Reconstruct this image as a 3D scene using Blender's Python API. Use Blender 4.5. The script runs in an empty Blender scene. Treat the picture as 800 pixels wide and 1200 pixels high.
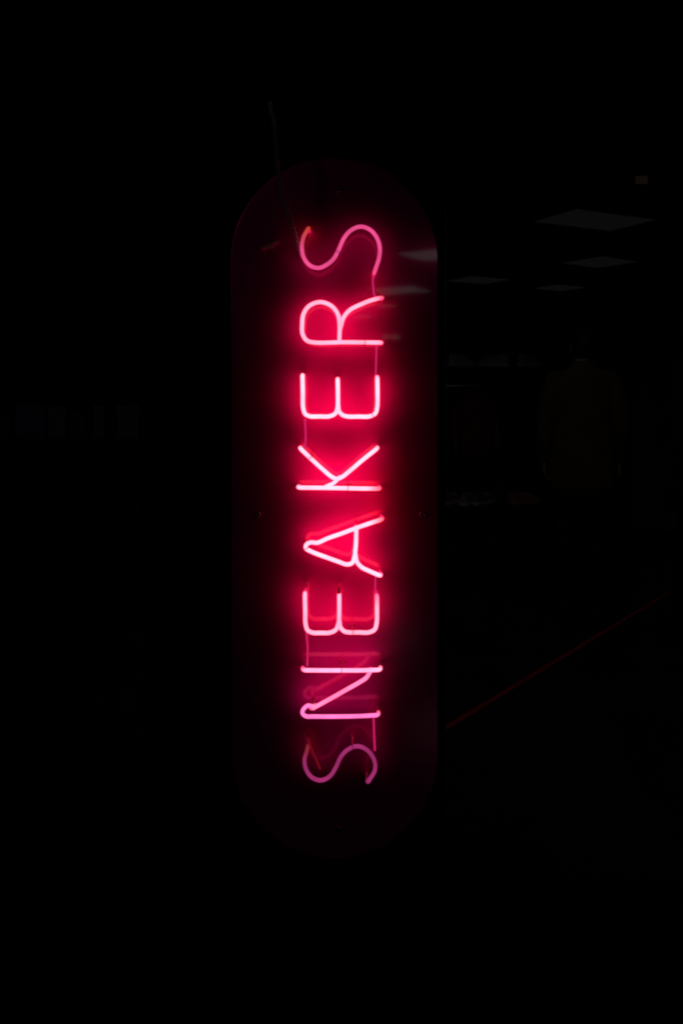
import bpy, bmesh, math, random
from mathutils import Vector, Matrix
random.seed(7)
S = bpy.context.scene
C = S.collection
PI = math.pi

# ------------------------------------------------------------------ camera
F_PX = 900.0          # focal length in photo pixels (photo 800 x 1200)
CAM_Y = -1.49
CAM_Z = 1.30
X0, Y0 = 400.0, 455.0
cam = bpy.data.cameras.new('camera')
camo = bpy.data.objects.new('camera', cam); C.objects.link(camo)
camo.location = (0, CAM_Y, CAM_Z); camo.rotation_euler = (PI/2, 0, 0)
cam.sensor_fit = 'VERTICAL'; cam.sensor_height = 36; cam.sensor_width = 24
cam.lens = 36*F_PX/1200
cam.shift_x = 0.0
cam.shift_y = -(600-Y0)/1200
cam.clip_start = 0.05; cam.clip_end = 200
S.camera = camo

# ------------------------------------------------------------------ world, exposure
w = bpy.data.worlds.new('World'); S.world = w; w.use_nodes = True
w.node_tree.nodes['Background'].inputs[0].default_value = (0.5, 0.5, 0.55, 1)
w.node_tree.nodes['Background'].inputs[1].default_value = 0.0
S.view_settings.view_transform = 'Standard'; S.view_settings.look = 'None'
S.view_settings.exposure = 0; S.view_settings.gamma = 1
S.cycles.use_denoising = True
S.cycles.filter_width = 2.0
S.cycles.max_bounces = 8
S.cycles.sample_clamp_indirect = 4.0

def at(px, py, y=0.0):
    """point seen at photo pixel (px, py), on the vertical plane at depth y"""
    d = y - CAM_Y
    return Vector(((px-X0)*d/F_PX, y, CAM_Z-(py-Y0)*d/F_PX))

# added fill spots, not fittings of the shop
def fill_spot(name, loc, e, col=(1, .96, .9), size=math.radians(110), target=None):
    l = bpy.data.lights.new(name, 'SPOT'); l.energy = e; l.color = col
    l.spot_size = size; l.spot_blend = .8; l.shadow_soft_size = .04
    o = bpy.data.objects.new(name, l); C.objects.link(o); o.location = loc
    if target is not None:
        o.rotation_euler = (Vector(target)-Vector(loc)).to_track_quat('-Z', 'Y').to_euler()
    return o

# ------------------------------------------------------------------ materials
def mat(name, col, rough=.6, metal=0, spec=.5, emit=None, es=0, bump=0, bscale=60, coat=0, var=0, vscale=8):
    m = bpy.data.materials.new(name); m.use_nodes = True
    n = m.node_tree.nodes; L = m.node_tree.links; b = n['Principled BSDF']
    b.inputs['Base Color'].default_value = (*col, 1)
    b.inputs['Roughness'].default_value = rough
    b.inputs['Metallic'].default_value = metal
    b.inputs['Specular IOR Level'].default_value = spec
    b.inputs['Coat Weight'].default_value = coat
    b.inputs['Coat Roughness'].default_value = .04
    if emit:
        b.inputs['Emission Color'].default_value = (*emit, 1)
        b.inputs['Emission Strength'].default_value = es
    if bump or var:
        tc = n.new('ShaderNodeTexCoord')
    if bump:
        t = n.new('ShaderNodeTexNoise'); t.inputs['Scale'].default_value = bscale
        t.inputs['Detail'].default_value = 5
        L.new(tc.outputs['Object'], t.inputs['Vector'])
        bp = n.new('ShaderNodeBump'); bp.inputs['Strength'].default_value = bump
        bp.inputs['Distance'].default_value = .01
        L.new(t.outputs['Fac'], bp.inputs['Height']); L.new(bp.outputs['Normal'], b.inputs['Normal'])
    if var:
        t = n.new('ShaderNodeTexNoise'); t.inputs['Scale'].default_value = vscale
        L.new(tc.outputs['Object'], t.inputs['Vector'])
        r = n.new('ShaderNodeValToRGB')
        r.color_ramp.elements[0].position = .35; r.color_ramp.elements[1].position = .65
        r.color_ramp.elements[0].color = (*[c*(1-var) for c in col], 1)
        r.color_ramp.elements[1].color = (*[min(1, c*(1+var)) for c in col], 1)
        L.new(t.outputs['Fac'], r.inputs['Fac']); L.new(r.outputs['Color'], b.inputs['Base Color'])
    return m

def neon_mat(name, core, edge):
    """glowing gas seen through its glass tube: bright pinkish core, redder rim.
    The float-colour attribute 'gas' carries how hot the gas glows along the tube."""
    m = bpy.data.materials.new(name); m.use_nodes = True
    n = m.node_tree.nodes; L = m.node_tree.links; b = n['Principled BSDF']
    b.inputs['Base Color'].default_value = (.03, .01, .015, 1)
    b.inputs['Roughness'].default_value = .12
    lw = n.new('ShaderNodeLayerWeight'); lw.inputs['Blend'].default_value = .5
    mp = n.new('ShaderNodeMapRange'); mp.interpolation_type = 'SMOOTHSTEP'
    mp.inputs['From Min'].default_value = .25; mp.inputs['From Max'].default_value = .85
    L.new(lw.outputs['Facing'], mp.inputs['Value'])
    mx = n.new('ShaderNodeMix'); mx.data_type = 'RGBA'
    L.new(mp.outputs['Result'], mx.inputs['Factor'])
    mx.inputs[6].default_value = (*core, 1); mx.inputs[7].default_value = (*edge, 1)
    at_ = n.new('ShaderNodeAttribute'); at_.attribute_name = 'gas'
    m2 = n.new('ShaderNodeMix'); m2.data_type = 'RGBA'; m2.blend_type = 'MULTIPLY'
    m2.inputs['Factor'].default_value = 1; m2.clamp_result = False
    L.new(mx.outputs[2], m2.inputs[6]); L.new(at_.outputs['Color'], m2.inputs[7])
    L.new(m2.outputs[2], b.inputs['Emission Color'])
    b.inputs['Emission Strength'].default_value = 1.0
    m.cycles.emission_sampling = 'FRONT'
    return m

# ------------------------------------------------------------------ mesh helpers
def obj(name, bm, m, parent=None, smooth=True, label=None):
    me = bpy.data.meshes.new(name)
    bmesh.ops.recalc_face_normals(bm, faces=bm.faces[:])
    bm.to_mesh(me); bm.free()
    if m: me.materials.append(m)
    if smooth:
        for p in me.polygons: p.use_smooth = True
    o = bpy.data.objects.new(name, me); C.objects.link(o)
    if parent is not None: o.parent = parent
    if label: o['label'] = label
    return o

def tag(o, label=None, cat=None, group=None, kind=None):
    if label: o['label'] = label
    if cat: o['category'] = cat
    if group: o['group'] = group
    if kind: o['kind'] = kind
    return o

def empty(name, loc, label, cat, rz=0, group=None):
    o = bpy.data.objects.new(name, None); C.objects.link(o)
    o.location = loc; o.rotation_euler = (0, 0, rz); o.empty_display_size = .05
    return tag(o, label, cat, group)

def box(bm, x0, x1, y0, y1, z0, z1, bev=0, M=None):
    r = bmesh.ops.create_cube(bm, size=1)
    vs = r['verts']
    for v in vs:
        v.co = Vector(((x0+x1)/2+v.co.x*(x1-x0), (y0+y1)/2+v.co.y*(y1-y0), (z0+z1)/2+v.co.z*(z1-z0)))
    if bev:
        es = list({e for v in vs for e in v.link_edges})
        rr = bmesh.ops.bevel(bm, geom=es, offset=bev, segments=2, affect='EDGES', profile=.6)
        vs = list({v for f in rr['faces'] for v in f.verts} | {v for v in vs if v.is_valid})
    if M is not None:
        bmesh.ops.transform(bm, matrix=M, verts=[v for v in vs if v.is_valid])
    return vs

def catmull(pts, n=8):
    P = [Vector(p) for p in pts]
    P = [P[0]*2-P[1]] + P + [P[-1]*2-P[-2]]
    out = []
    for i in range(1, len(P)-2):
        p0, p1, p2, p3 = P[i-1:i+3]
        # centripetal
        def tj(ti, a, b): return ti + max((b-a).length, 1e-6)**.5
        t0 = 0; t1 = tj(t0, p0, p1); t2 = tj(t1, p1, p2); t3 = tj(t2, p2, p3)
        for k in range(n):
            t = t1+(t2-t1)*k/n
            A1 = p0*((t1-t)/(t1-t0))+p1*((t-t0)/(t1-t0))
            A2 = p1*((t2-t)/(t2-t1))+p2*((t-t1)/(t2-t1))
            A3 = p2*((t3-t)/(t3-t2))+p3*((t-t2)/(t3-t2))
            B1 = A1*((t2-t)/(t2-t0))+A2*((t-t0)/(t2-t0))
            B2 = A2*((t3-t)/(t3-t1))+A3*((t-t1)/(t3-t1))
            out.append(B1*((t2-t)/(t2-t1))+B2*((t-t1)/(t2-t1)))
    out.append(P[-2])
    return out

def tube(bm, pts, rad, sides=14, gas=None, caps=True):
    """sweep a round tube along pts; rad float or list; gas list of rgb per point"""
    n = len(pts)
    lay = bm.verts.layers.float_color.get('gas') or bm.verts.layers.float_color.new('gas')
    T = []
    for i in range(n):
        a = pts[max(i-1, 0)]; b = pts[min(i+1, n-1)]
        t = (b-a); T.append(t.normalized() if t.length > 1e-9 else Vector((0, 0, 1)))
    ref = Vector((0, 1, 0)) if abs(T[0].y) < .9 else Vector((1, 0, 0))
    u = (ref - T[0]*ref.dot(T[0])).normalized()
    rings = []
    def ring(c, t, u, r, g):
        v = t.cross(u); rr = []
        for k in range(sides):
            a = 2*PI*k/sides
            x = bm.verts.new(c+(u*math.cos(a)+v*math.sin(a))*r)
            x[lay] = (*g, 1); rr.append(x)
        rings.append(rr)
    for i in range(n):
        if i:
            q = T[i-1].rotation_difference(T[i]); u = (q @ u); u = (u-T[i]*u.dot(T[i])).normalized()
        r = rad[i] if isinstance(rad, (list, tuple)) else rad
        g = gas[i] if gas else (1, 1, 1)
        if caps and i == 0:
            for a in (80, 55, 28):
                ring(pts[0]-T[0]*r*math.sin(math.radians(a)), T[0], u, r*math.cos(math.radians(a)), g)
        ring(pts[i], T[i], u, r, g)
        if caps and i == n-1:
            for a in (28, 55, 80):
                ring(pts[i]+T[i]*r*math.sin(math.radians(a)), T[i], u, r*math.cos(math.radians(a)), g)
    for a, b in zip(rings, rings[1:]):
        for k in range(sides):
            bm.faces.new((a[k], a[(k+1) % sides], b[(k+1) % sides], b[k]))
    if caps:
        bm.faces.new(rings[0][::-1]); bm.faces.new(rings[-1])
    return rings

def loft(bm, rings, sides=20, cap=True):
    """rings: (centre, rx, ry) horizontal ellipses, or (centre, rx, ry, axis) across any axis"""
    R = []
    for r in rings:
        c = Vector(r[0]); ax = Vector(r[3]).normalized() if len(r) > 3 else Vector((0, 0, 1))
        u = Vector((1, 0, 0)); u = u-ax*u.dot(ax)
        if u.length < .2: u = Vector((0, 1, 0)); u = u-ax*u.dot(ax)
        u.normalize(); v = ax.cross(u)
        R.append([bm.verts.new(c+u*math.cos(2*PI*k/sides)*r[1]+v*math.sin(2*PI*k/sides)*r[2]) for k in range(sides)])
    for a, b in zip(R, R[1:]):
        for k in range(sides):
            bm.faces.new((a[k], a[(k+1) % sides], b[(k+1) % sides], b[k]))
    if cap:
        bm.faces.new(R[0][::-1]); bm.faces.new(R[-1])

# ================================================================== SETTING
m_floor = mat('polished_floor', (.022, .022, .023), rough=.14, spec=1.0, bump=.03, bscale=5, var=.25, vscale=2.5)
m_ceil = mat('ceiling_board', (.012, .012, .012), rough=.95, spec=.1)
m_wall = mat('dark_wall', (.012, .012, .012), rough=.9, spec=.2, bump=.1)
m_column = mat('column_paint', (.003, .0018, .0022), rough=.5, spec=.15, bump=.15, bscale=90)

bm = bmesh.new()
box(bm, -9, 9, -18, 17, -.2, 0)
tag(obj('floor', bm, m_floor, smooth=False), kind='structure')
bm = bmesh.new()
box(bm, -9, 9, -18, 17, 3.0, 3.2)
tag(obj('ceiling', bm, m_ceil, smooth=False), kind='structure')
bm = bmesh.new(); box(bm, -9, 9, 17, 17.2, 0, 3.0)
tag(obj('back_wall', bm, m_wall, smooth=False), kind='structure')
bm = bmesh.new(); box(bm, -9, 9, -18.2, -18, 0, 3.0)
tag(obj('front_wall', bm, m_wall, smooth=False), kind='structure')
bm = bmesh.new(); box(bm, -9.2, -9, -18, 17, 0, 3.0)
tag(obj('left_wall', bm, m_wall, smooth=False), kind='structure')
bm = bmesh.new(); box(bm, 9, 9.2, -18, 17, 0, 3.0)
tag(obj('right_wall', bm, m_wall, smooth=False), kind='structure')

# pillar that carries the sign
PF = .075                       # its front face
xl = at(188, 0, PF).x; xr = at(521, 0, PF).x
col = empty('pillar', ((xl+xr)/2, PF, 0), 'black painted square pillar behind the pink neon sign', 'pillar')
bm = bmesh.new(); box(bm, xl-(xl+xr)/2, xr-(xl+xr)/2, 0, .22, 0, 3.0, bev=.004)
obj('shaft', bm, m_column, col, smooth=False)
m_trim = mat('trim_metal', (.10, .11, .18), rough=.35, metal=.6)
bm = bmesh.new(); box(bm, xr-(xl+xr)/2+.001, xr-(xl+xr)/2+.005, .02, .20, 0, 3.0)
obj('corner_trim', bm, m_trim, col, smooth=False)

# red line taped on the floor
a = at(524, 853); b = at(792, 689)
def floor_pt(px, py):
    d = F_PX*CAM_Z/(py-Y0); return Vector(((px-X0)*d/F_PX, CAM_Y+d, 0))
A = floor_pt(517, 857); B = floor_pt(786, 693)
dr = (B-A).normalized(); nn = Vector((-dr.y, dr.x, 0))*.012
bm = bmesh.new()
n = 40
top = []
for i in range(n+1):
    p = A.lerp(B, i/n)
    wv = 1+.06*math.sin(i*1.7)
    top.append((bm.verts.new(p-nn*wv+Vector((0, 0, .004))), bm.verts.new(p+nn*wv+Vector((0, 0, .004)))))
for p, q in zip(top, top[1:]): bm.faces.new((p[0], q[0], q[1], p[1]))
m_tape = mat('red_tape', (.62, .012, .025), rough=.45, var=.3, vscale=6)
tag(obj('floor_stripe', bm, m_tape, smooth=False), kind='structure')

# ================================================================== THE SIGN
TUBE_Y = 0.0
PANEL_Y = .045
s = (TUBE_Y-CAM_Y)/F_PX
R = 2.5*s
sign_c = at(397, 1010, PANEL_Y)
sign = empty('neon_sign', (sign_c.x, PANEL_Y, sign_c.z),
             'pink neon sign reading SNEAKERS upwards on a dark red rounded panel fixed to the pillar', 'neon sign')
off = Vector(sign.location)

# --- backing panel: a long rounded board with a soft edge
m_panel = bpy.data.materials.new('panel_acrylic'); m_panel.use_nodes = True
nd = m_panel.node_tree.nodes; lk = m_panel.node_tree.links; pb = nd['Principled BSDF']
pb.inputs['Roughness'].default_value = .6
pb.inputs['Metallic'].default_value = 0
pb.inputs['Specular IOR Level'].default_value = 0
pb.inputs['Specular Tint'].default_value = (1, .05, .22, 1)
pb.inputs['Coat Weight'].default_value = .35
pb.inputs['Coat Roughness'].default_value = .035
pb.inputs['Coat IOR'].default_value = 1.5
tc = nd.new('ShaderNodeTexCoord')
nz = nd.new('ShaderNodeTexNoise'); nz.inputs['Scale'].default_value = 7; nz.inputs['Detail'].default_value = 6
lk.new(tc.outputs['Object'], nz.inputs['Vector'])
cr = nd.new('ShaderNodeValToRGB')
cr.color_ramp.elements[0].position = .3; cr.color_ramp.elements[0].color = (.010, .0004, .002, 1)
cr.color_ramp.elements[1].position = .7; cr.color_ramp.elements[1].color = (.016, .0006, .003, 1)
lk.new(nz.outputs['Fac'], cr.inputs['Fac']); lk.new(cr.outputs['Color'], pb.inputs['Base Color'])
nz2 = nd.new('ShaderNodeTexNoise'); nz2.inputs['Scale'].default_value = 22; nz2.inputs['Detail'].default_value = 2
lk.new(tc.outputs['Object'], nz2.inputs['Vector'])
bp = nd.new('ShaderNodeBump'); bp.inputs['Strength'].default_value = .02; bp.inputs['Distance'].default_value = .001
lk.new(nz2.outputs['Fac'], bp.inputs['Height']); lk.new(bp.outputs['Normal'], pb.inputs['Coat Normal'])

gl = nd.new('ShaderNodeBsdfGlossy'); gl.inputs['Roughness'].default_value = .11   # red reflection from the back of the acrylic
gl.inputs['Color'].default_value = (.065, .0015, .012, 1)
g2 = nd.new('ShaderNodeBsdfGlossy'); g2.distribution = 'BECKMANN'; g2.inputs['Roughness'].default_value = .60   # satin red face
g2.inputs['Color'].default_value = (.95, .004, .33, 1)
a2 = nd.new('ShaderNodeAddShader'); lk.new(pb.outputs[0], a2.inputs[0]); lk.new(g2.outputs[0], a2.inputs[1])
ad = nd.new('ShaderNodeAddShader'); lk.new(a2.outputs[0], ad.inputs[0]); lk.new(gl.outputs[0], ad.inputs[1])
lk.new(ad.outputs[0], nd['Material Output'].inputs['Surface'])
pl = at(270, 0, PANEL_Y).x; pr = at(514, 0, PANEL_Y).x
pt = at(0, 184, PANEL_Y).z; pbm = at(0, 1006, PANEL_Y).z
rad = (pr-pl)/2; cx = (pl+pr)/2
bm = bmesh.new()
outline = []
for k in range(49):
    t = PI*k/48; outline.append((cx+rad*math.cos(t), pt-rad+rad*math.sin(t)))
for k in range(49):
    t = PI+PI*k/48; outline.append((cx+rad*math.cos(t), pbm+rad+rad*math.sin(t)))
def ringv(y, sc):
    out = []
    for (x, z) in outline:
        zc = min(max(z, pbm+rad), pt-rad); d = Vector((x-cx, z-zc)); d = d.normalized()*(rad-sc)
        out.append(bm.verts.new(Vector((cx+d.x, y, zc+d.y))-off))
    return out
rs = [ringv(PANEL_Y, .003), ringv(PANEL_Y+.0012, .0008), ringv(PANEL_Y+.003, 0), ringv(PANEL_Y+.010, 0), ringv(PANEL_Y+.012, .001)]
N = len(outline)
for p, q in zip(rs, rs[1:]):
    for k in range(N): bm.faces.new((p[k], p[(k+1) % N], q[(k+1) % N], q[k]))
bm.faces.new(rs[0]); bm.faces.new(rs[-1][::-1])
pan = obj('backing_panel', bm, m_panel, sign, smooth=False)

# panel fixings: dark cap screws with spacers to the pillar
m_screw = mat('screw_steel', (.18, .18, .19), rough=.4, metal=1)
for (px, py) in ((302, 603), (495, 603), (397, 222), (397, 972)):
    if py == 603 or True:
        c = at(px, py, PANEL_Y)-off
        bm = bmesh.new()
        tube(bm, [c+Vector((0, -.0025, 0)), c+Vector((0, .030, 0))], [.0045, .0045], 16, caps=False)
        loft(bm, [(c+Vector((0, -.0005, 0)), .0062, .0062, (0, 1, 0)), (c+Vector((0, -.0028, 0)), .0056, .0056, (0, 1, 0)),
                  (c+Vector((0, -.0032, 0)), .0030, .0030, (0, 1, 0)), (c+Vector((0, -.0018, 0)), .0028, .0028, (0, 1, 0))], 20)
        obj('screw', bm, m_screw, sign)

# --- neon letters.  Points are photo pixels.
def crop(ox, oy, pts): return [(ox+x/5.0, oy+y/5.0) for (x, y) in pts]
m_end_glow = mat('end_glow_glass', (.25, .01, .05), rough=.3, emit=(.7, .006, .10), es=1)  # red glow put into the end legs so they don't show dark
m_end_glow2 = mat('end_glow_glass_dim', (.2, .01, .05), rough=.3, emit=(.05, .001, .008), es=1)  # weaker added glow for the legs of the dim letters
m_wire = mat('tie_wire', (.05, .03, .035), rough=.4, metal=.7)
m_glass = mat('glass_post', (.7, .10, .25), rough=.12, spec=.7)

neon = {
 'dimrose': neon_mat('neon_rose', (.86, .075, .27), (.55, .015, .11)),
 'bright': neon_mat('neon_bright', (5.2, .78, 1.04), (3.4, .30, .50)),
 'pink': neon_mat('neon_pink', (3.7, .52, .76), (2.4, .15, .36)),
 'mauve': neon_mat('neon_mauve', (.42, .035, .16), (.24, .006, .06)),
 'orchid': neon_mat('neon_orchid', (1.6, .28, .64), (.9, .04, .22)),
 'deep': neon_mat('neon_deep', (.62, .012, .12), (.36, .004, .06)),
}

def path3(pts, zoff=0, n=10, back0=0, back1=0, y0=0.0, ys=None):
    """pixel points -> world path; back0/back1: how far each end bends back to the panel"""
    P = [at(p[0], p[1], TUBE_Y) for p in pts]
    for i, p in enumerate(P):
        p.y += y0 + (ys[i] if ys else 0)
    sm = catmull(P, n)
    def bend(end, nxt, depth):
        t = (end-nxt).normalized(); r = .0085
        out = []
        for k in range(1, 9):
            a = PI/2*k/8
            out.append(end + t*r*math.sin(a)*.75 + Vector((0, r*(1-math.cos(a)), 0)))
        last = out[-1]
        if depth > r+.001: out.append(last+Vector((0, (depth-r), 0)))
        return out
    if back1: sm = sm + bend(sm[-1], sm[-2], back1)
    if back0: sm = bend(sm[0], sm[1], back0)[::-1] + sm
    return sm

def split_end(path, keep_y):
    """cut off points lying deeper than keep_y (glowing legs)"""
    return path

def lerp3(a, b, t): return tuple(a[i]*(1-t)+b[i]*t for i in range(3))

def letter(label, kind, strokes, bands=(), posts=()):
    """strokes: dict(pts, b0, b1, g0, g1, n) ; bands/posts: (stroke index, fraction)"""
    bm = bmesh.new(); ends = []; paths = []
    for st in strokes:
        b0, b1 = st.get('b0', .012), st.get('b1', .012)
        p = path3(st['pts'], n=st.get('n', 8), back0=b0, back1=b1, y0=st.get('y', 0), ys=st.get('ys'))
        L = [0]
        for a, b in zip(p, p[1:]): L.append(L[-1]+(b-a).length)
        tot = L[-1]; gas = []
        g0 = st.get('g0', (1, 1, 1)); g1 = st.get('g1', (1, 1, 1)); gm = st.get('gm', (1, 1, 1))
        w0 = st.get('w0', .02); w1 = st.get('w1', .02)
        ph = random.random()*6
        for l in L:
            t0 = min(1, l/w0); t1 = min(1, (tot-l)/w1)
            t0 = t0*t0*(3-2*t0); t1 = t1*t1*(3-2*t1)
            g = lerp3(g0, gm, t0); g = tuple(g[i]*lerp3(g1, (1, 1, 1), t1)[i] for i in range(3))
            k = 1+.07*math.sin(l*70+ph)+.04*math.sin(l*190+ph*2)
            gas.append(tuple(x*k for x in g))
        p = [q-off for q in p]
        tube(bm, p, R*st.get('r', 1), 16, gas)
        paths.append((p, L))
        # leg behind each bent end, given a red glow of its own
        for (use, e) in ((b0, p[0]), (b1, p[-1])):
            if use:
                ends.append((e, use))
    o = obj('letter_tube', bm, neon[kind], sign, label=label)
    for (e, use) in ends:
        if use < .008: continue
        be = bmesh.new()
        tube(be, [e+Vector((0, .0015, 0)), e+Vector((0, PANEL_Y-use-.0065, 0))], R*.8, 12)
        obj('glowing_end', be, m_end_glow2 if kind in ('mauve', 'orchid') else m_end_glow, o)
    def along(i, f):
        p, L = paths[i]; d = f*L[-1]
        for k in range(1, len(L)):
            if L[k] >= d:
                t = (d-L[k-1])/(L[k]-L[k-1]+1e-9)
                return p[k-1].lerp(p[k], t), (p[k]-p[k-1]).normalized()
        return p[-1], Vector((1, 0, 0))
    for (i, f) in bands:
        c, t = along(i, f)
        bm = bmesh.new()
        u = Vector((0, 1, 0)).cross(t).normalized(); v = t.cross(u)
        for dd in (-.0012, .0009):
            ring = [c+t*(dd+.0006*math.sin(2*a))+(u*math.cos(a)+v*math.sin(a))*(R+.0003) for a in [2*PI*k/20 for k in range(21)]]
            tube(bm, ring, .00042, 6)
        obj('tie_wire', bm, m_wire, o)
        bm = bmesh.new()
        loft(bm, [(Vector((c.x, R*.8-off.y+.001, c.z)), .0022, .0022, (0, 1, 0)), (Vector((c.x, R*.8-off.y+.004, c.z)), .0022, .0022, (0, 1, 0)),
                  (Vector((c.x, -.006, c.z)), .0022, .0022, (0, 1, 0)), (Vector((c.x, -.0008, c.z)), .004, .004, (0, 1, 0))], 16)
        obj('glass_support', bm, m_glass, o)
    return o

# S (top)
letter('dim rose letter S at the top with an orange end', 'dimrose', [dict(
    pts=crop(320, 240, [(199, 150), (178, 190), (168, 250), (180, 310), (215, 355), (265, 370), (315, 350), (355, 315),
                        (385, 260), (415, 195), (455, 150), (510, 128), (565, 145), (605, 190), (624, 250), (620, 310), (598, 380)]),
    g0=(.62, .62, .05), w0=.075, g1=(1.25, .9, .9), w1=.03, b0=.012, b1=.012)], bands=[(0, .455)])
# R
letter('bright pink letter R', 'pink', [
    dict(pts=crop(320, 240, [(615, 807), (420, 805), (235, 806), (195, 793), (172, 755), (170, 700), (178, 640), (212, 592), (275, 570),
                             (340, 592), (378, 640), (389, 700), (388, 780)]), g0=(1, .45, .6), b1=.014),
    dict(pts=crop(320, 240, [(398, 705), (412, 660), (450, 615), (520, 580), (570, 560), (618, 547)]), g1=(.9, .25, .45), w1=.03, y=.003)],
    bands=[(0, .115), (1, .9)])
# E (upper)
letter('bright pink letter E below the R', 'bright', [
    dict(pts=crop(320, 420, [(172, 118), (174, 200), (176, 290), (188, 325), (215, 339), (270, 340), (330, 339), (364, 322), (377, 285), (379, 220), (378, 140)]), g0=(.8, 1.1, 1.1)),
    dict(pts=crop(320, 420, [(381, 275), (386, 310), (408, 333), (440, 341), (500, 341), (563, 340), (598, 322), (609, 285), (611, 200), (610, 128)]), b0=.001, g1=(.7, .3, .45), y=.002)],
    bands=[(1, .52)])
# K
letter('brightest white-pink letter K', 'bright', [
    dict(pts=crop(320, 420, [(172, 540), (235, 600), (290, 650), (342, 693), (372, 705), (402, 695), (450, 658), (520, 598), (595, 538)]), g0=(.8, 1, 1)),
    dict(pts=crop(320, 420, [(374, 712), (352, 732), (325, 745)]), b0=.001, b1=.001, r=.9, y=.002),
    dict(pts=crop(320, 420, [(166, 757), (280, 758), (400, 760), (500, 762), (604, 763)]), g1=(.9, .10, .18), w1=.045)],
    bands=[(0, .17), (2, .6)])
# A
letter('bright pink letter A with a flattened tip', 'bright', [
    dict(pts=crop(320, 590, [(620, 98), (560, 118), (480, 146), (400, 176), (320, 204), (258, 230), (222, 228), (196, 240), (192, 262), (220, 280), (330, 322), (380, 340), (432, 357), (462, 348), (476, 310), (484, 240), (486, 165)]),
         g0=(.9, .09, .12), w0=.04, b1=.012),
    dict(pts=crop(320, 590, [(482, 300), (490, 342), (520, 376), (565, 398), (613, 419)]), b0=.001, g1=(.9, .6, .8), y=.002)],
    bands=[(0, .5)])
# E (lower)
letter('bright pink letter E above the N', 'pink', [
    dict(pts=crop(320, 590, [(186, 553), (188, 630), (190, 705), (202, 742), (232, 757), (280, 758), (330, 757), (366, 740), (383, 700), (387, 630), (387, 562)]), g0=(1, 1.1, 1.1)),
    dict(pts=crop(320, 590, [(388, 690), (394, 727), (415, 750), (445, 757), (500, 757), (560, 757), (594, 740), (606, 700), (608, 630), (608, 568)]), b0=.001, g1=(.75, .35, .6), w1=.03, y=.002)],
    bands=[(1, .31)])
# N
letter('orchid pink letter N second from the bottom', 'orchid', [
    dict(pts=crop(320, 750, [(192, 177), (300, 178), (400, 178), (500, 178), (610, 175)]), g0=(1.4, .4, .5), g1=(1, 1.5, .9), w0=.02, gm=(1.5, 1.9, 1.4)),
    dict(pts=crop(320, 750, [(562, 197), (545, 222), (515, 243), (420, 297), (330, 348), (238, 398)]), b0=.001, b1=.006, gm=(1.3, 1.0, .95), y=.001),
    dict(pts=crop(320, 750, [(226, 388), (204, 384), (178, 405), (172, 428), (190, 446), (240, 448), (400, 448), (500, 446), (598, 441)]), b0=.006,
         g0=(.55, 1.1, .5), w0=.02, g1=(1, 1.2, .4), w1=.015, gm=(.85, .85, 1.05))],
    bands=[(1, .94), (0, .5)])
# S (bottom)
letter('dim mauve letter S at the bottom', 'mauve', [dict(
    pts=crop(320, 750, [(196, 655), (184, 700), (192, 755), (225, 803), (278, 822), (330, 800), (365, 750), (398, 682), (440, 640), (495, 622),
                        (550, 645), (590, 700), (596, 760), (562, 822)]),
    g0=(.5, .5, .1), w0=.045, g1=(.35, 1.1, .5), w1=.014, gm=(.8, .75, .9))], bands=[(0, .62)])

# --- dim return tubes that link the letters behind
def link(pts, r=.5, kind='deep', b=0, y=.018):
    bm = bmesh.new()
    p = path3(pts, n=6, y0=y)
    # rise to the letter plane at both ends
    p = [q-off for q in p]
    tube(bm, p, R*r, 12)
    return obj('link_tube', bm, neon[kind], sign)
link(crop(320, 240, [(592, 398), (586, 430), (590, 500), (600, 540)]))
link([(441.5, 404), (441, 425), (440.5, 443)])
link([(356.5, 492), (357.5, 510), (357, 526)])
link([(440.5, 676), (440, 690), (440, 702)])
link([(358.5, 744), (360, 765), (359.5, 784)])
link([(438, 842), (438.5, 860), (439.5, 884)])
# red lead that loops behind the lowest S, and the small red end above the middle stroke of the lower E
neon['red'] = neon_mat('neon_red', (.14, .003, .006), (.06, .001, .003))
link(crop(320, 750, [(205, 618), (222, 670), (248, 730), (272, 785)]), r=.6, kind='red', y=.022)
link(crop(320, 590, [(384, 505), (385, 530)]), r=.7, kind='red', y=.006)

# --- the twisted clear feed cable running up from the first S
m_cable = mat('cable_sleeve', (.42, .42, .46), rough=.2, spec=.9, coat=.8)
base = [at(317, 118, PF+.01), at(317, 126, .050), at(322, 150, .010), at(328, 215, .004), at(338, 250, .004), at(347, 280, .012), at(352, 300, .030)]
cen = catmull(base, 26)
for j in range(2):
    bm = bmesh.new(); P = []
    acc = 0
    for i, p in enumerate(cen):
        if i: acc += (cen[i]-cen[i-1]).length
        a = acc*2*PI/.021 + PI*j + .5*math.sin(acc*23)
        P.append(p+Vector((math.cos(a)*.0034, math.sin(a)*.0034, 0))-off)
    tube(bm, P, .0021, 8)
    obj('feed_wire', bm, m_cable, sign)
# clip of the cable on the panel
bm = bmesh.new()
c = at(323, 284, PANEL_Y)-off
box(bm, c.x-.006, c.x+.006, -.012, -.0005, c.z-.004, c.z+.004, bev=.0015)
c2 = at(309, 291, PANEL_Y)-off
box(bm, c2.x-.005, c2.x+.005, -.010, -.0005, c2.z-.0035, c2.z+.0035, bev=.0015)
box(bm, c2.x+.004, c.x-.004, -.004, -.0005, c2.z, c.z, bev=.0008)
obj('cable_clip', bm, mat('clip_plastic', (.28, .26, .26), rough=.3, spec=.7, coat=.5), sign)

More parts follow.
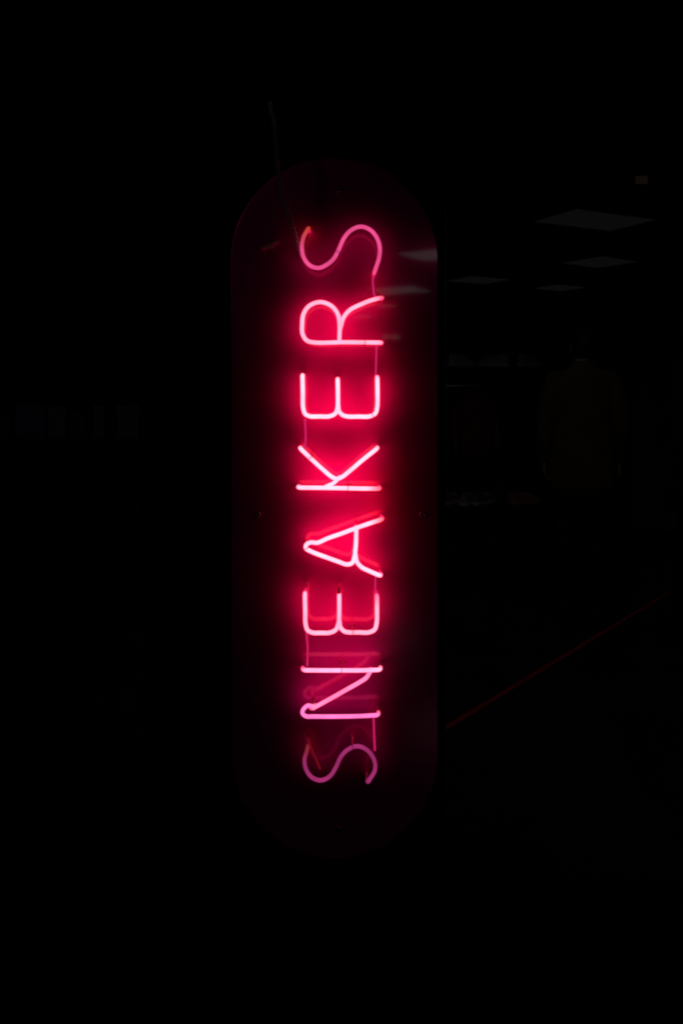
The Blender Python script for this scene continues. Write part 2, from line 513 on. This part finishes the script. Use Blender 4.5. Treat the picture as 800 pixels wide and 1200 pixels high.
# ================================================================== CEILING LIGHTS
def light_panel_mat(name, col, st):
    return mat(name, (.02, .02, .02), rough=.5, emit=col, es=st)
m_lp = light_panel_mat('panel_glow', (1, .98, 1.0), .0031)
m_lpb = light_panel_mat('panel_glow_front', (.85, 1, 1.0), 1.1)
m_lpf = light_panel_mat('panel_glow_far', (.85, 1, 1.0), .8)
m_lframe = mat('light_frame', (.05, .05, .05), rough=.5)
def ceiling_light(cx_, cy_, size, rz, m, label, deep=1.0, group='square ceiling light panels'):
    t = empty('ceiling_light', (cx_, cy_, 3.0), label, 'ceiling light', rz, group)
    bm = bmesh.new(); h = size/2; g = h*deep
    for (x0, x1, y0, y1) in ((-h, h, -g, -g+.03), (-h, h, g-.03, g), (-h, -h+.03, -g+.03, g-.03), (h-.03, h, -g+.03, g-.03)):
        box(bm, x0, x1, y0, y1, -.03, -.001)
    obj('frame', bm, m_lframe, t, smooth=False)
    bm = bmesh.new(); box(bm, -h+.03, h-.03, -g+.03, g-.03, -.022, -.003)
    obj('diffuser', bm, m, t, smooth=False)
    return t
def ceil_pt(px, py, zc=2.98):
    d = F_PX*(zc-CAM_Z)/(Y0-py); return ((px-X0)*d/F_PX, CAM_Y+d)
specs = [
    (696, 258, 1.12, 26, 'largest dim square ceiling light, high at the upper right'),
    (702, 307, .86, 35, 'second nearest dim square ceiling light, right under the largest one'),
    (560, 328, .86, 30, 'dim square ceiling light closest to the right edge of the pillar'),
    (655, 337, .80, 33, 'farthest and thinnest dim square ceiling light at the right'),
]
for (px, py, sz, rz, lab) in specs:
    x, y = ceil_pt(px, py)
    ceiling_light(x, y, sz, math.radians(rz), m_lp, lab, .62 if sz > 1 else .85)
# the same row of lights behind the camera: mirrored in the glossy board
def mirror_ceil(px, py):
    x, y = ceil_pt(px, py); return x, 2*PANEL_Y-y
for (px, py, sz, rz, lab) in [(510, 298, .80, 35, 'lit square ceiling light mirrored at the upper right edge of the sign board'),
                              (467, 340, .95, 30, 'lit square ceiling light mirrored right beside the letter R')]:
    x, y = mirror_ceil(px, py)
    ceiling_light(x, y, sz, math.radians(rz), m_lpb, lab)

for (px, py, sz, rz, lab) in [(452, 358, .5, 30, 'faint far ceiling light mirrored under the end of the R leg'),
                              (424, 371, .6, 35, 'farthest faint ceiling light mirrored inside the letter R')]:
    x, y = mirror_ceil(px, py)
    ceiling_light(x, y, sz, math.radians(rz), m_lpf, lab)
wl = empty('wall_light', (1.26, -17.99, 2.60), 'small wall light mirrored beside the foot of the R', 'wall light')
bm = bmesh.new(); box(bm, -.23, .23, -.008, .05, -.09, .09, bev=.01); obj('housing', bm, m_lframe, wl, smooth=False)
for a_, b_ in ((-.21, -.05), (0, .21)):
    bm = bmesh.new(); box(bm, a_, b_, .052, .07, -.05, .05, bev=.006); obj('lens', bm, m_lpb, wl, smooth=False)
# tiny lamps
def mini_lamp(px, py, zc, wd, col, st, label, name='spot_lamp'):
    d = F_PX*(zc-.06-CAM_Z)/(Y0-py); p = Vector(((px-X0)*d/F_PX, CAM_Y+d, zc))
    t = empty(name, p, label, 'ceiling lamp')
    bm = bmesh.new(); box(bm, -wd/2, wd/2, -.05, .05, -.10, -.02, bev=.008)
    tube(bm, [Vector((0, 0, -.02)), Vector((0, 0, 0))], .01, 10)
    obj('housing', bm, m_lframe, t, smooth=False)
    bm = bmesh.new(); box(bm, -wd/2+.008, wd/2-.008, -.056, -.049, -.092, -.028, bev=.002)
    obj('lens', bm, mat(label[:8], (.02, .02, .02), emit=col, es=st), t, smooth=False)
mini_lamp(748, 213, 3.0, .11, (1, .62, .36), .005, 'small brownish lamp on the ceiling above the largest square light')
mini_lamp(211, 103, 3.0, .028, (1, .22, .03), .012, 'tiny orange indicator lamp high at the upper left')

# ================================================================== SHOP FURNITURE (right)
m_dark = mat('rack_laminate', (.02, .02, .021), rough=.5, var=.2)
m_grey = mat('cabinet_laminate', (.13, .13, .135), rough=.5, var=.1)
RY = 4.5
def rackx(px): return (px-X0)*(RY-CAM_Y)/F_PX
rx0, rx1 = rackx(500), rackx(640)
rack = empty('shoe_rack', ((rx0+rx1)/2, RY, 0), 'dark shelf rack with sneakers and a red jacket behind the pillar', 'rack')
hw = (rx1-rx0)/2
bm = bmesh.new(); box(bm, -hw, hw, .33, .35, 0, 1.66); obj('back_panel', bm, m_dark, rack, smooth=False)
for sx in (-1, 1):
    bm = bmesh.new(); box(bm, sx*hw-(.022 if sx > 0 else 0), sx*hw+(0 if sx > 0 else .022), -.02, .328, 0, 1.66, bev=.003)
    obj('side_panel', bm, m_dark, rack, smooth=False)
shelf_z = [.38, 1.47]
for z in shelf_z:
    bm = bmesh.new(); box(bm, -hw+.024, hw-.024, 0, .328, z-.022, z, bev=.003); obj('shelf', bm, m_dark, rack, smooth=False)
bm = bmesh.new(); tube(bm, [Vector((-hw+.02, .12, 1.32)), Vector((hw-.02, .12, 1.32))], .011, 12)
obj('hanging_rail', bm, mat('rail_steel', (.3, .3, .3), rough=.3, metal=1), rack)

def sneaker(loc, rz, cu, cs, label, lace=(.5, .5, .5)):
    t = empty('sneaker', loc, label, 'shoe', rz, 'sneakers on the rack')
    mu = mat('sneaker_upper', cu, rough=.6); msn = mat('sneaker_sole', cs, rough=.5)
    bm = bmesh.new()
    prof = [(-.135, .030), (-.125, .036), (-.07, .036), (0, .034), (.06, .043), (.105, .040), (.135, .025), (.145, .010)]
    rs = []
    for z, k in ((0, .96), (.006, 1), (.022, 1), (.027, .94)):
        pts = [(x, w_*k) for x, w_ in prof]+[(x, -w_*k) for x, w_ in prof[::-1]]
        rs.append([bm.verts.new((x, y, z+max(0, x-.08)*.18)) for x, y in pts])
    n_ = len(rs[0])
    for a, b in zip(rs, rs[1:]):
        for k in range(n_): bm.faces.new((a[k], a[(k+1) % n_], b[(k+1) % n_], b[k]))
    bm.faces.new(rs[0][::-1]); bm.faces.new(rs[-1])
    obj('sole', bm, msn, t)
    bm = bmesh.new()
    secs = [(-.128, .018, .070), (-.11, .030, .088), (-.06, .033, .082), (-.015, .032, .074), (.03, .036, .062), (.075, .040, .046), (.11, .034, .036), (.135, .016, .026)]
    R_ = []
    for (x, w_, h) in secs:
        R_.append([bm.verts.new((x, w_*math.cos(a)*(1 if math.sin(a) < .3 else .72), .020+max(0, x-.08)*.18+max(0, math.sin(a))*h)) for a in [PI*k/10 for k in range(11)]])
    for a, b in zip(R_, R_[1:]):
        for k in range(10): bm.faces.new((a[k], a[k+1], b[k+1], b[k]))
    bm.faces.new(R_[0]); bm.faces.new(R_[-1][::-1])
    obj('upper', bm, mu, t)
    bm = bmesh.new()
    for k in range(4):
        x = -.005+k*.02
        h = .020+.074-(x+.015)*.27
        tube(bm, [Vector((x, -.02, h-.014)), Vector((x+.004, 0, h+.003)), Vector((x, .02, h-.014))], .0028, 6)
    obj('laces', bm, mat('laces', lace), t)
    return t
W = (.55, .55, .55); K_ = (.03, .03, .03); RD = (.35, .05, .07)
sneaker((rackx(545), RY+.15, 1.47), .5, W, W, 'white sneaker at the left on the top shelf of the rack')
sneaker((rackx(583), RY+.15, 1.47), 2.5, (.35, .36, .36), W, 'grey sneaker in the middle of the top shelf of the rack')
sneaker((rackx(628), RY+.15, 1.47), .4, (.42, .40, .33), W, 'cream sneaker at the right end of the top shelf of the rack')
sneaker((rackx(531), RY+.12, .38), .9, (.42, .12, .18), W, 'pink sneaker at the left end of the low shelf of the rack')
sneaker((rackx(551), RY+.12, .38), 1.1, (.30, .30, .32), W, 'light grey sneaker beside the pink one on the low shelf')
sneaker((rackx(570), RY+.12, .38), .8, (.12, .13, .13), W, 'dark sneaker with pale sole on the low shelf of the rack')
sneaker((rackx(618), RY+.12, .38), .2, RD, (.4, .15, .15), 'red sneaker at the right end of the low shelf of the rack')

# red jacket on the rail
jk = empty('jacket', (rackx(560), RY+.12, .70), 'dark red jacket hanging on the rail of the rack', 'jacket')
m_red = mat('red_cloth', (.16, .012, .02), rough=.85, bump=.4, bscale=40)
bm = bmesh.new()
loft(bm, [((0, 0, 0), .13, .05), ((0, 0, .2), .125, .055), ((0, 0, .42), .13, .055), ((0, 0, .50), .12, .05), ((0, 0, .545), .06, .035), ((0, 0, .57), .035, .03)], 24)
obj('body', bm, m_red, jk)
for sx in (-1, 1):
    bm = bmesh.new()
    loft(bm, [((sx*.115, 0, .50), .035, .03), ((sx*.145, 0, .43), .04, .035), ((sx*.16, -.01, .25), .035, .032), ((sx*.165, -.02, .03), .028, .026)], 14)
    obj('sleeve', bm, m_red, jk)
bm = bmesh.new()
hk = [Vector((0, 0, .57)), Vector((0, 0, .60))]+[Vector((.018*math.sin(a)-.0, 0, .618+.0-.018*math.cos(a))) for a in [k*PI/6 for k in range(0, 9)]]
tube(bm, hk, .003, 8)
obj('hanger_hook', bm, m_screw, jk)

# grey cabinet
cbx = (768-X0)*(5.1-CAM_Y)/F_PX
cab = empty('display_cabinet', (cbx, 5.1, 0), 'tall grey display cabinet between the two standing people', 'cabinet')
bm = bmesh.new(); box(bm, -.2, .26, 0, .4, .06, 1.70, bev=.006); obj('carcass', bm, m_grey, cab, smooth=False)
for sx in (-.195, .035):
    bm = bmesh.new(); box(bm, sx, sx+.22, -.020, -.002, .08, 1.68, bev=.003); d_ = obj('door', bm, m_grey, cab, smooth=False)
    bm = bmesh.new(); hx = sx+(.19 if sx < 0 else .03); box(bm, hx-.006, hx+.006, -.045, -.0195, .85, 1.0, bev=.003)
    obj('handle', bm, m_screw, d_, smooth=False)
bm = bmesh.new(); box(bm, -.18, .24, .02, .38, 0, .058); obj('plinth', bm, m_dark, cab, smooth=False)

# ================================================================== LEFT SIDE: low table with boxes
LY = 4.3
def leftx(px): return (px-X0)*(LY-CAM_Y)/F_PX
def leftz(py): return CAM_Z-(py-Y0)*(LY-CAM_Y)/F_PX
tz = leftz(513)
tb = empty('display_table', (leftx(70), LY, 0), 'dark display table with shoe boxes at the far left', 'table')
hw = (leftx(165)-leftx(-40))/2
bm = bmesh.new(); box(bm, -hw, hw, -.05, .5, tz-.03, tz, bev=.004); obj('table_top', bm, m_dark, tb, smooth=False)
for sx in (-1, 1):
    for yy in (0, .44):
        bm = bmesh.new(); box(bm, sx*(hw-.06)-.02, sx*(hw-.06)+.02, yy-.02, yy+.02, 0, tz-.031); obj('leg', bm, m_dark, tb, smooth=False)
mb = [mat('box_blue', (.06, .075, .16), rough=.6, var=.1), mat('box_grey', (.13, .13, .135), rough=.6, var=.1), mat('box_dark', (.05, .05, .055), rough=.6)]
for (x0, x1, h, k, lab) in ((15, 50, 38, 0, 'wide blue shoe box on the left table'), (53, 74, 36, 1, 'narrow grey shoe box beside the wide blue one'),
                           (80, 98, 30, 2, 'small dark shoe box in the middle of the left table'), (108, 122, 38, 1, 'narrow upright grey box right of the dark box'),
                           (134, 160, 38, 1, 'grey shoe box at the right end of the left table'), (-20, 11, 24, 0, 'low blue shoe box cut by the left picture edge')):
    x0, x1 = leftx(x0), leftx(x1); hh = h*(LY-CAM_Y)/F_PX
    t = empty('shoe_box', ((x0+x1)/2, LY+.15, tz), lab, 'box', random.uniform(-.08, .08), 'shoe boxes on the left table')
    bm = bmesh.new(); box(bm, -(x1-x0)/2+.004, (x1-x0)/2-.004, -.11, .11, 0.001, hh*.72, bev=.002); obj('base', bm, mb[k], t, smooth=False)
    bm = bmesh.new(); box(bm, -(x1-x0)/2, (x1-x0)/2, -.115, .115, hh*.725, hh, bev=.003); obj('lid', bm, mb[k], t, smooth=False)

# ================================================================== PEOPLE
def capsule(bm, a, b, ra, rb, n=14):
    a = Vector(a); b = Vector(b)
    tube(bm, [a, a.lerp(b, .5), b], [ra, (ra+rb)/2, rb], n)
def person(loc, rz, label, H, coat_mat, coat_len, trouser_mat, hair_mat, skin, shoe_mat, long_hair):
    t = empty('person', loc, label, 'person', rz)
    k = H/1.70
    V = lambda x, y, z: Vector((x, y, z))*k
    bm = bmesh.new()       # faces -y
    # torso, neck, head
    loft(bm, [(V(0, 0, .80), .15*k, .10*k), (V(0, 0, .92), .165*k, .11*k), (V(0, 0, 1.05), .135*k, .095*k), (V(0, 0, 1.2), .155*k, .105*k),
              (V(0, 0.005, 1.33), .175*k, .10*k), (V(0, .01, 1.40), .13*k, .075*k), (V(0, .012, 1.44), .06*k, .055*k), (V(0, .0, 1.52), .052*k, .052*k)])
    loft(bm, [(V(0, -.02, 1.475), .025*k, .03*k), (V(0, -.022, 1.49), .048*k, .055*k), (V(0, -.012, 1.53), .062*k, .078*k), (V(0, 0, 1.59), .073*k, .092*k),
              (V(0, .005, 1.64), .072*k, .09*k), (V(0, .008, 1.68), .052*k, .066*k), (V(0, .008, 1.70), .02*k, .03*k)])
    capsule(bm, V(0, -.085, 1.60), V(0, -.108, 1.562), .009*k, .014*k)         # nose
    loft(bm, [(V(0, -.088, 1.527), .022*k, .010*k), (V(0, -.090, 1.537), .022*k, .012*k)], 12)   # lips
    for sx in (-1, 1):
        loft(bm, [(V(sx*.072, 0, 1.555), .006*k, .012*k), (V(sx*.078, .004, 1.58), .008*k, .019*k), (V(sx*.076, .006, 1.60), .006*k, .015*k)], 10)
        capsule(bm, V(sx*.19, .01, 1.36), V(sx*.225, .02, 1.09), .046*k, .036*k)
        capsule(bm, V(sx*.225, .02, 1.09), V(sx*.235, -.04, .86), .036*k, .024*k)
        # palm and fingers, relaxed
        loft(bm, [(V(sx*.236, -.045, .85), .015*k, .024*k), (V(sx*.238, -.052, .81), .016*k, .038*k), (V(sx*.236, -.058, .765), .013*k, .040*k)], 12)
        for i, (dy, ln) in enumerate(((-.033, .070), (-.011, .080), (.011, .074), (.031, .058))):
            p0 = V(sx*.236, -.058+dy, .768); p1 = p0+V(-sx*.004, -.004, -ln*.45); p2 = p1+V(-sx*.018, -.004, -ln*.35); p3 = p2+V(-sx*.02, 0, -ln*.18)
            tube(bm, [p0, p1, p2, p3], [.009*k, .0088*k, .008*k, .007*k], 10)
        tube(bm, [V(sx*.230, -.072, .825), V(sx*.220, -.098, .795), V(sx*.210, -.105, .768)], [.011*k, .0105*k, .009*k], 10)
        capsule(bm, V(sx*.09, 0, .88), V(sx*.095, -.012, .48), .085*k, .052*k)
        capsule(bm, V(sx*.095, -.012, .48), V(sx*.10, .015, .07), .050*k, .030*k)
    body = obj('body', bm, skin, t)
    md = body.modifiers.new('remesh', 'REMESH'); md.mode = 'VOXEL'; md.voxel_size = .007; md.use_smooth_shade = True
    # eyes
    for sx in (-1, 1):
        bm = bmesh.new(); bmesh.ops.create_uvsphere(bm, u_segments=12, v_segments=8, radius=.011*k)
        bmesh.ops.translate(bm, verts=bm.verts, vec=V(sx*.030, -.081, 1.60)); obj('eye', bm, mat('eye', (.3, .3, .3), rough=.1), t)
    # hair
    bm = bmesh.new()
    if long_hair:
        loft(bm, [(V(0, .045, 1.36), .06*k, .035*k), (V(0, .05, 1.44), .085*k, .05*k), (V(0, .04, 1.52), .088*k, .065*k), (V(0, .022, 1.60), .086*k, .088*k),
                  (V(0, .012, 1.66), .08*k, .094*k), (V(0, .01, 1.70), .055*k, .068*k), (V(0, .01, 1.716), .02*k, .03*k)])
    else:
        loft(bm, [(V(0, .045, 1.53), .055*k, .045*k), (V(0, .035, 1.57), .076*k, .065*k), (V(0, .018, 1.64), .078*k, .088*k), (V(0, .01, 1.685), .06*k, .076*k), (V(0, .01, 1.712), .02*k, .03*k)])
    obj('hair', bm, hair_mat, t)
    # coat
    bm = bmesh.new()
    zb = coat_len
    loft(bm, [(V(0, 0, zb), .225*k, .165*k), (V(0, 0, zb+.12), .215*k, .155*k), (V(0, 0, .95), .195*k, .145*k), (V(0, 0, 1.1), .18*k, .135*k), (V(0, .005, 1.27), .198*k, .14*k),
              (V(0, .01, 1.37), .195*k, .115*k), (V(0, .015, 1.425), .13*k, .09*k), (V(0, .015, 1.455), .082*k, .082*k), (V(0, .012, 1.49), .075*k, .078*k)], 28)
    for sx in (-1, 1):
        tube(bm, [V(sx*.165, .01, 1.365), V(sx*.21, .015, 1.25), V(sx*.232, .02, 1.09), V(sx*.240, -.015, .96), V(sx*.238, -.038, .87)],
             [.068*k, .066*k, .058*k, .052*k, .044*k], 18)
    obj('coat', bm, coat_mat, t)
    # trousers
    bm = bmesh.new()
    for sx in (-1, 1):
        tube(bm, [V(sx*.088, 0, .90), V(sx*.094, -.006, .68), V(sx*.097, -.014, .48), V(sx*.10, .004, .28), V(sx*.10, .014, .10)], [.10*k, .092*k, .070*k, .066*k, .062*k], 18)
    obj('trousers', bm, trouser_mat, t)
    for sx in (-1, 1):
        bm = bmesh.new()
        loft(bm, [(V(sx*.10, -.035, .0), .044*k, .125*k), (V(sx*.10, -.035, .025), .048*k, .13*k), (V(sx*.10, -.02, .055), .042*k, .105*k), (V(sx*.10, .01, .09), .038*k, .06*k), (V(sx*.10, .015, .12), .042*k, .048*k)], 20)
        obj('shoe', bm, shoe_mat, t)
    return t
skin = mat('skin', (.32, .20, .15), rough=.55)
m_hair = mat('dark_hair', (.012, .008, .006), rough=.6, bump=.5, bscale=120)
m_must = mat('mustard_cloth', (.10, .065, .006), rough=.9, bump=.4, bscale=30, var=.2)
m_blk = mat('black_cloth', (.008, .008, .009), rough=.9, bump=.3, bscale=30)
m_jean = mat('dark_denim', (.012, .013, .018), rough=.9, bump=.3, bscale=80)
m_bsh = mat('black_shoe', (.015, .015, .015), rough=.5)
p1 = floor_pt(682, 692)
person(p1, math.radians(172), 'person in a long mustard coat with dark trousers seen from behind', 1.68, m_must, .62, m_jean, m_hair, skin, m_bsh, False)
p2 = floor_pt(817, 727)
person(p2, math.radians(90), 'person in black clothes cut by the right picture edge', 1.74, m_blk, .60, m_blk, m_hair, skin, m_bsh, True)

# fill spots added out of the frame to brighten shop and cable
fill_spot('fill_spot', (.6, 1.45, 2.96), 4.0, target=(1.0, 2.4, 0))  # added fill for the red line, rack and people
fill_spot('fill_spot', (-2.2, -1.0, 2.85), 1.6, col=(.9, .93, 1), size=math.radians(17), target=(-.12, 0, 1.72))  # added narrow fill to bring out the feed cable and clip
fill_spot('fill_spot', (-2.6, 1.5, 2.95), 2.6, col=(.9, .94, 1), target=(-2.0, 4.3, .8))  # added fill for the boxes on the left table
